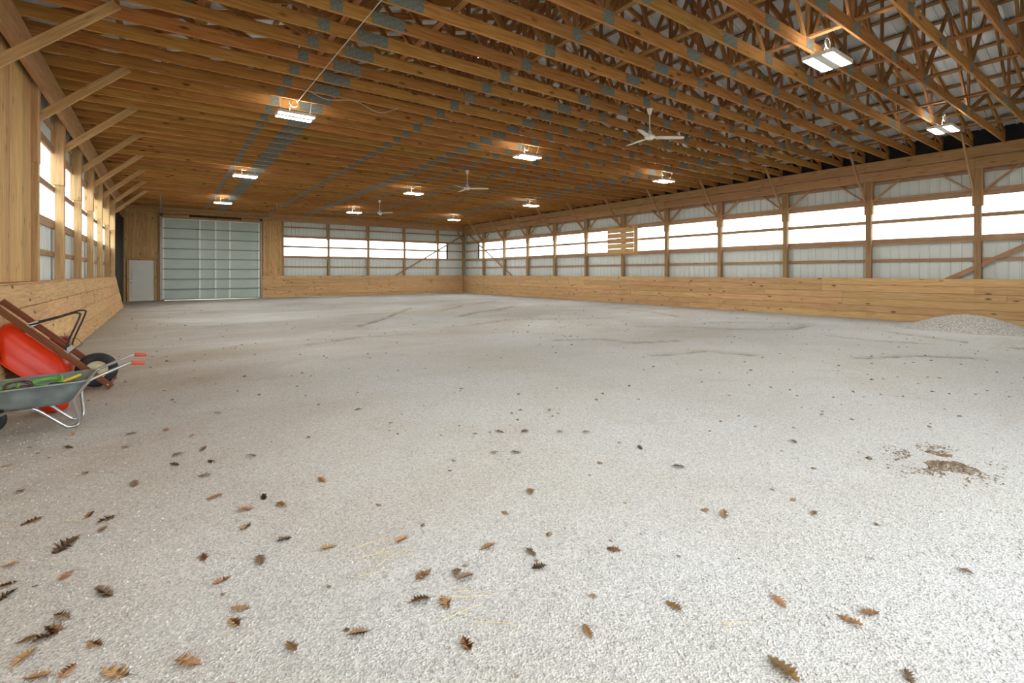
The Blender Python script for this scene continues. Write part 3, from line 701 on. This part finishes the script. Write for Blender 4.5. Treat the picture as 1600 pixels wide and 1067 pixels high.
o = bm_obj('rope_length', tube_bm(smooth_path([(-1.2, GY - .12, .37), (-1.05, GY - .18, .41), (-.9, GY - .16, .40), (-.75, GY - .10, .40), (-.66, GY - .06, .41)], 6), .007, 6), M_CORDB, None, None, True); tag(o, 'brown rope stretched along the near side of the barrow tray', 'rope')
o = bm_obj('yellow_handle', tube_bm([(-.80, GY + .06, .375), (-.78, GY + .06, .38), (-.65, GY + .10, .425), (-.63, GY + .10, .43)], [.010, .017, .017, .010], 8), M_YELLOW, None, None, True); tag(o, 'yellow tool handle lying in the galvanised wheelbarrow', 'tool')

# ------------------------------------------------------------------ orange wheelbarrow, tipped over against the left wall
RY = 7.75
t = thing('wheelbarrow', 'orange red wheelbarrow upended against the left wall, wooden handles up', 'wheelbarrow', (-.9, RY, 0))
dvec, nvec = Vector((-.70, 0, .714)), Vector((-.714, 0, -.70)); O = Vector((-.52, RY, .045))
P = lambda s, n, y: Vector((O.x + s * dvec.x + n * nvec.x, RY + y, O.z + s * dvec.z + n * nvec.z))
for s in (-1, 1):
    beam('handle', P(-.02, 0, s * .25), P(1.435, 0, s * .25), .045, .062, M_HANDLE, t, -nvec)
for w_ in ((.245, .11),):
    pass
def prect(s0, s1, hw, n, r, k=5): return [P(q.x, n, q.y) for q in rrect(s0, s1, -hw, hw, 0, r, k)]
rings = [prect(.37, .925, .405, .36, .09), prect(.375, .935, .395, .352, .09), prect(.36, 1.06, .385, .26, .11), prect(.375, 1.165, .365, .17, .11), prect(.42, 1.19, .335, .10, .12), prect(.48, 1.15, .28, .052, .14), prect(.60, 1.0, .14, .036, .08)]
o = bm_obj('tray', loft(rings), M_ORANGE, t, None, True); s_ = o.modifiers.new('thick', 'SOLIDIFY'); s_.thickness = .005; s_.offset = 1
bm_obj('tray_rim', tube_bm(prect(.365, .93, .41, .36, .09), .011, 8, closed=True), M_ORANGE, t, None, True)
wc = Vector((-.665, RY, .212))
wheel = bm_obj('wheel', torus_bm(wc, .152, .055, n=40, m=12), M_RUBBER, t, None, True)
bm_obj('wheel_rim', lathe_bm([(.02, -.05), (.035, -.045), (.05, -.02), (.09, -.018), (.108, -.035), (.115, -.03), (.115, .03), (.108, .035), (.09, .018), (.05, .02), (.035, .045), (.02, .05)], 24, 'Y', wc), M_RIM, wheel, None, True)
bm_obj('hub', lathe_bm([(.022, -.075), (.022, .075)], 12, 'Y', wc), M_BLACK, wheel)
bm_obj('axle', tube_bm([wc + Vector((0, -.24, 0)), wc + Vector((0, .24, 0))], .010, 8), M_BLACK, t)
for s in (-1, 1):
    bm_obj('axle_bracket', tube_bm([wc + Vector((0, s * .235, -.02)), P(.18, .02, s * .235)], .016, 6), M_BLACK, t)
    bm_obj('nose_bolt', lathe_bm([(.010, -.03), (.010, .03)], 8, 'Y', P(.03, 0, s * .25)), M_GALV, t)
    y = s * .25
    a, b = P(.93, -.03, y), P(.52, -.03, y)
    path = [P(1.06, -.034, y), P(1.03, -.05, y), P(.93, -.24, y), P(.865, -.375, y), P(.825, -.415, y), P(.785, -.38, y), P(.63, -.07, y), P(.57, -.034, y)]
    bm_obj('leg', tube_bm(smooth_path(path, 6), .0105, 6), M_BLACK, t, None, True)
beam('nose_brace', P(.02, -.04, -.26), P(.02, -.04, .26), .03, .012, M_HANDLE, t, -nvec)
beam('cross_plate', P(1.03, -.036, -.29), P(1.03, -.036, .29), .05, .008, M_GALV, t, -nvec)
beam('cross_plate', P(.59, -.036, -.29), P(.59, -.036, .29), .05, .008, M_GALV, t, -nvec)
bm_obj('leg_brace', tube_bm([P(.93, -.24, -.25), P(.93, -.24, .25)], .007, 6), M_BLACK, t)

# dark red can with wire handle on the floor behind the upended barrow
t = thing('fuel_can', 'dark red can with wire handle behind the upended orange wheelbarrow', 'can', (-1.21, 9.5, 0))
bm = bmesh.new(); add_box(bm, (-1.325, 9.36, floor_z(-1.2, 9.5) - .003), (-1.115, 9.64, .42)); bmesh.ops.bevel(bm, geom=list(bm.edges), offset=.018, segments=2, affect='EDGES'); bm_obj('body', bm, M_DRED, t)
bm = bmesh.new(); add_box(bm, (-1.32, 9.37, .42), (-1.12, 9.63, .47)); bmesh.ops.bevel(bm, geom=list(bm.edges), offset=.012, segments=2, affect='EDGES'); bm_obj('lid', bm, M_DRED, t)
bm_obj('wire_handle', tube_bm(smooth_path([(-1.117, 9.5, .43), (-1.06, 9.5, .44), (-1.01, 9.5, .40), (-.99, 9.5, .33), (-1.117, 9.5, .28)], 6), .004, 6), M_BLACK, t)
# orange tub on the floor behind the galvanised barrow
t = thing('plastic_tub', 'orange red tub on the floor behind the legs of the galvanised wheelbarrow', 'tub', (-.90, 6.66, 0))
fz = floor_z(-.90, 6.66)
bm_obj('bowl', lathe_bm([(.085, fz), (.105, fz + .02), (.125, fz + .11), (.12, fz + .115), (.10, fz + .03), (.02, fz + .02)], 24, 'Z', (-.90, 6.66, 0)), M_ORANGE, t, None, True)
bm_obj('rim', tube_bm([(-.90 + .126 * math.cos(a * math.pi / 12), 6.66 + .126 * math.sin(a * math.pi / 12), fz + .112) for a in range(24)], .007, 6, closed=True), M_ORANGE, t, None, True)

# ------------------------------------------------------------------ gravel mounds by the right wall
def mound(name, c, rx, ry, h, label, seed, mat=None):
    bm = bmesh.new(); n, m = 48, 16; rings = []
    for i in range(m + 1):
        q = i / m; ring = []
        for k in range(n):
            a = 2 * math.pi * k / n; x = c[0] + rx * q * math.cos(a); y = c[1] + ry * q * math.sin(a)
            z = h * (math.cos(math.pi * q) * .5 + .5) + .12 * h * mnoise.noise((x * 1.6, y * 1.6, seed)) + .025 * mnoise.noise((x * 7, y * 7, seed))
            if i == m: z = -.06
            ring.append(bm.verts.new((min(x, XR - .06), y, z + (floor_z(x, y) if i < m else 0) * q)))
        rings.append(ring)
    top = bm.verts.new((c[0], c[1], h))
    for A, B in zip(rings[1:], rings[2:]):
        for k in range(n): bm.faces.new((A[k], B[k], B[(k + 1) % n], A[(k + 1) % n]))
    for k in range(n): bm.faces.new((top, rings[1][k], rings[1][(k + 1) % n]))
    for v in rings[0]: bm.verts.remove(v)
    bmesh.ops.recalc_face_normals(bm, faces=bm.faces)
    o = bm_obj(name, bm, mat or M_MOUND, None, None, True); tag(o, label, 'mound')
mound('gravel_mound', (16.1, 3.15), 1.2, 1.6, .37, 'low heap of grey gravel against the right kick wall', 4)
mound('gravel_mound', (13.6, 2.25), 1.3, .38, .08, 'flat gravel ridge in front of the heap at far right', 9, M_GRAVEL)

# ------------------------------------------------------------------ leaves
def leaf_mesh(seed, mat):
    rnd = random.Random(seed); L = 1.0; bm = bmesh.new(); n = 15; up, dn, mid = [], [], []
    for i in range(n):
        s = i / (n - 1); env = math.sin(math.pi * min(1, s * 1.05) ** .8) * .34 + .01
        lobe = 1.0 if i % 2 else .38
        curl = .10 * math.sin(s * 3.0 + seed) + .02
        mid.append(bm.verts.new((s - .5, 0, curl)))
        e1, e2 = env * lobe * rnd.uniform(.75, 1.1), env * lobe * rnd.uniform(.75, 1.1)
        up.append(bm.verts.new((s - .5 + .06 * lobe, e1, curl + rnd.uniform(.0, .20) * e1 / .3)))
        dn.append(bm.verts.new((s - .5 + .06 * lobe, -e2, curl + rnd.uniform(.0, .20) * e2 / .3)))
    for i in range(n - 1):
        bm.faces.new((mid[i], mid[i + 1], up[i + 1], up[i])); bm.faces.new((dn[i], dn[i + 1], mid[i + 1], mid[i]))
    # stalk
    a = [bm.verts.new(v) for v in ((-.5, .012, .02), (-.5, -.012, .02), (-.78, -.008, .04), (-.78, .008, .04))]; bm.faces.new(a)
    r = bmesh.ops.solidify(bm, geom=list(bm.faces), thickness=.012)
    me = bpy.data.meshes.new('leaf'); bm.to_mesh(me); bm.free(); me.materials.append(mat); return me
LM = [leaf_mesh(s, M_LEAF) for s in (1, 2, 3, 4)] + [leaf_mesh(s, M_LEAFD) for s in (5, 6)]
LEAVES = [(12,731,0),(134,743,1),(32,772,1),(50,818,0),(139,808,0),(166,814,0),(160,830,0),(104,854,2),(16,886,0),(104,900,0),(10,916,0),(8,933,1),(164,927,1),(96,965,1),(84,982,0),(44,999,0),(70,997,1),(38,1028,0),(148,1006,0),(106,1050,0),(180,1052,2),(58,1058,0),(294,1038,0),(376,952,0),(366,974,0),(346,907,0),(318,871,0),(386,798,0),(384,824,0),(336,779,0),(320,747,1),(330,725,0),(272,730,1),(278,715,1),(260,674,0),(206,679,0),(196,702,1),(300,686,0),(392,716,1),(318,705,1),(340,647,1),(112,680,0),(106,702,1),(210,760,1),
 (412,780,1),(440,792,0),(443,844,1),(513,856,0),(627,846,0),(662,901,0),(713,898,1),(726,906,1),(656,943,1),(695,945,0),(455,1013,0),(559,993,1),(729,1009,0),(762,858,0),(503,754,0),(406,876,1),
 (959,861,0),(829,770,0),(1131,804,1),(1053,950,0),(918,990,0),(829,865,1),(843,889,1),(1328,972,0),(1360,959,0),(1218,942,0),(1224,1050,2),(1272,802,1),(1510,894,1),(1420,1060,1),
 (780,676,1),(820,676,1),(875,676,1),(916,676,1),(806,709,1),(858,640,0),(772,710,1),(465,605,1),(560,640,1),(610,662,1),(1000,700,1),(1240,690,1),(1060,730,1)]
rnd = random.Random(21)
special = {(104,854): 'long dark curled leaf lying alone left of centre foreground', (180,1052): 'large ragged oak leaf at the bottom left edge', (1224,1050): 'pale tan leaf at the bottom edge right of centre',
           (627,846): 'rust brown spiky oak leaf in the middle foreground', (662,901): 'pale folded leaf below the rust brown spiky leaf', (959,861): 'orange tan leaf alone right of centre', (318,871): 'tan folded leaf alone on pale gravel at left',
           (455,1013): 'small brown leaf near bottom edge left of centre', (1328,972): 'pinkish brown leaf at lower right', (386,798): 'brown leaf with raised lobes above a smaller star shaped leaf', (134,743): 'small star shaped dark leaf in front of the galvanised wheelbarrow', (148,1006): 'tan oak leaf beside the leaf cluster at lower left'}
for u, v, kd in LEAVES:
    p = floor_pt(u, v); size = (.085 if kd != 2 else .13) * rnd.uniform(.8, 1.25)
    me = LM[rnd.choice((4, 5))] if (kd == 1 or (u, v) == (104, 854)) else LM[rnd.randrange(4)]
    M = Matrix.Translation((p.x, p.y, floor_z(p.x, p.y) + .006)) @ Matrix.Rotation(rnd.uniform(0, 6.28), 4, 'Z') @ Matrix.Rotation(rnd.uniform(-.12, .12), 4, 'X') @ Matrix.Diagonal((size, size, size * .6, 1))
    o = mobj('oak_leaf', me, None, None, M)
    if (u, v) in special: lb = special[(u, v)]
    elif u < 420 and v > 960: lb = 'dry leaf in the loose cluster at the bottom left corner'
    elif u < 200 and v > 800: lb = 'dry leaf near the left edge between barrow and bottom corner'
    elif u < 200: lb = 'dry leaf on the gravel just in front of the galvanised wheelbarrow'
    elif u < 420 and v > 770: lb = 'dry leaf beside the tan folded leaf left of centre'
    elif u < 420: lb = 'small dry leaf to the right of the galvanised wheelbarrow'
    elif v < 745: lb = 'tiny dark leaf scrap on the gravel in the middle distance'
    elif u > 1000: lb = 'dry leaf scrap on the pale gravel at lower right'
    elif v > 880: lb = 'dry leaf near the bottom edge of the centre foreground'
    else: lb = 'dry leaf scrap around the rust brown spiky leaf'
    tag(o, lb, 'leaf', 'fallen leaves on the gravel')

# ------------------------------------------------------------------ loose stones near the camera (stuff)
def scatter(name, n, gen, size, mat, label, cat, squash=(.5, .9), zoff=0.0):
    octv = np.array([(1, 0, 0), (0, 1, 0), (-1, 0, 0), (0, -1, 0), (.2, .1, 1), (0, 0, -1)], float)
    octf = np.array([(0, 1, 4), (1, 2, 4), (2, 3, 4), (3, 0, 4), (1, 0, 5), (2, 1, 5), (3, 2, 5), (0, 3, 5)])
    V = np.zeros((n, 6, 3)); 
    for i in range(n):
        x, y = gen(); s = rng.uniform(*size); a = rng.uniform(0, 6.28); ca, sa = math.cos(a), math.sin(a)
        v = octv * np.array([s * rng.uniform(.8, 1.3), s * rng.uniform(.6, 1.0), s * rng.uniform(*squash)]) + rng.normal(0, s * .12, (6, 3))
        v = v @ np.array([[ca, sa, 0], [-sa, ca, 0], [0, 0, 1]])
        V[i] = v + np.array([x, y, floor_z(x, y) + s * .15 + zoff])
    Fc = (octf[None] + (np.arange(n) * 6)[:, None, None]).reshape(-1, 3)
    me = bpy.data.meshes.new(name); me.from_pydata(V.reshape(-1, 3).tolist(), [], Fc.tolist())
    o = mobj(name, me, mat); o['kind'] = 'stuff'; return tag(o, label, cat)
def gen_near():
    while True:
        t = 1.2 + 6.0 * rng.random() ** 1.3; a = rng.uniform(-1.1, 1.1)
        x = C_ * a * t + S_ * t; y = C_ * t - S_ * a * t
        if -1.2 < x < XR - .3 and y > YN: return x, y
scatter('loose_gravel', 30000, gen_near, (.003, .0075), M_PEBBLE, 'loose grey stones covering the foreground gravel', 'gravel')
pc = floor_pt(1472, 720)
def gen_patch():
    while True:
        x, y = rng.normal(0, .16), rng.normal(0, .13)
        if mnoise.noise((x * 5, y * 5, 2)) > -.05: return pc.x + x * 1.1, pc.y + y
scatter('crumb_patch', 1100, gen_patch, (.004, .012), M_MANURE, 'patch of brown crumbled droppings on the gravel at right', 'droppings', (.3, .6))
def gen_spec():
    while True:
        x, y = rng.uniform(-1.2, 17), rng.uniform(1, 28)
        if rng.random() < math.exp(-y / 14): return x, y
scatter('bark_crumbs', 900, gen_spec, (.008, .028), M_MANURE, 'dark crumbs of bark and dirt strewn over the gravel', 'debris', (.25, .5))
bm = bmesh.new(); rnd = random.Random(5)
for cu, cv, n_ in ((600, 870, 9), (700, 935, 4), (1140, 990, 2), (745, 950, 3), (50, 830, 2)):
    for k in range(n_):
        p = floor_pt(cu + rnd.gauss(0, 28), cv + rnd.gauss(0, 12)); a = rnd.uniform(-.7, .7) - .3; L_2 = rnd.uniform(.03, .10)
        z = floor_z(p.x, p.y) + .008; d = Vector((math.cos(a), math.sin(a), 0)) * L_2
        tube_bm([Vector((p.x, p.y, z)) - d, Vector((p.x, p.y, z + .004)), Vector((p.x, p.y, z)) + d], .0012, 4, bm)
o = bm_obj('straw_wisps', bm, M_STRAW); o['kind'] = 'stuff'; tag(o, 'thin pale straw wisps on the foreground gravel', 'straw')
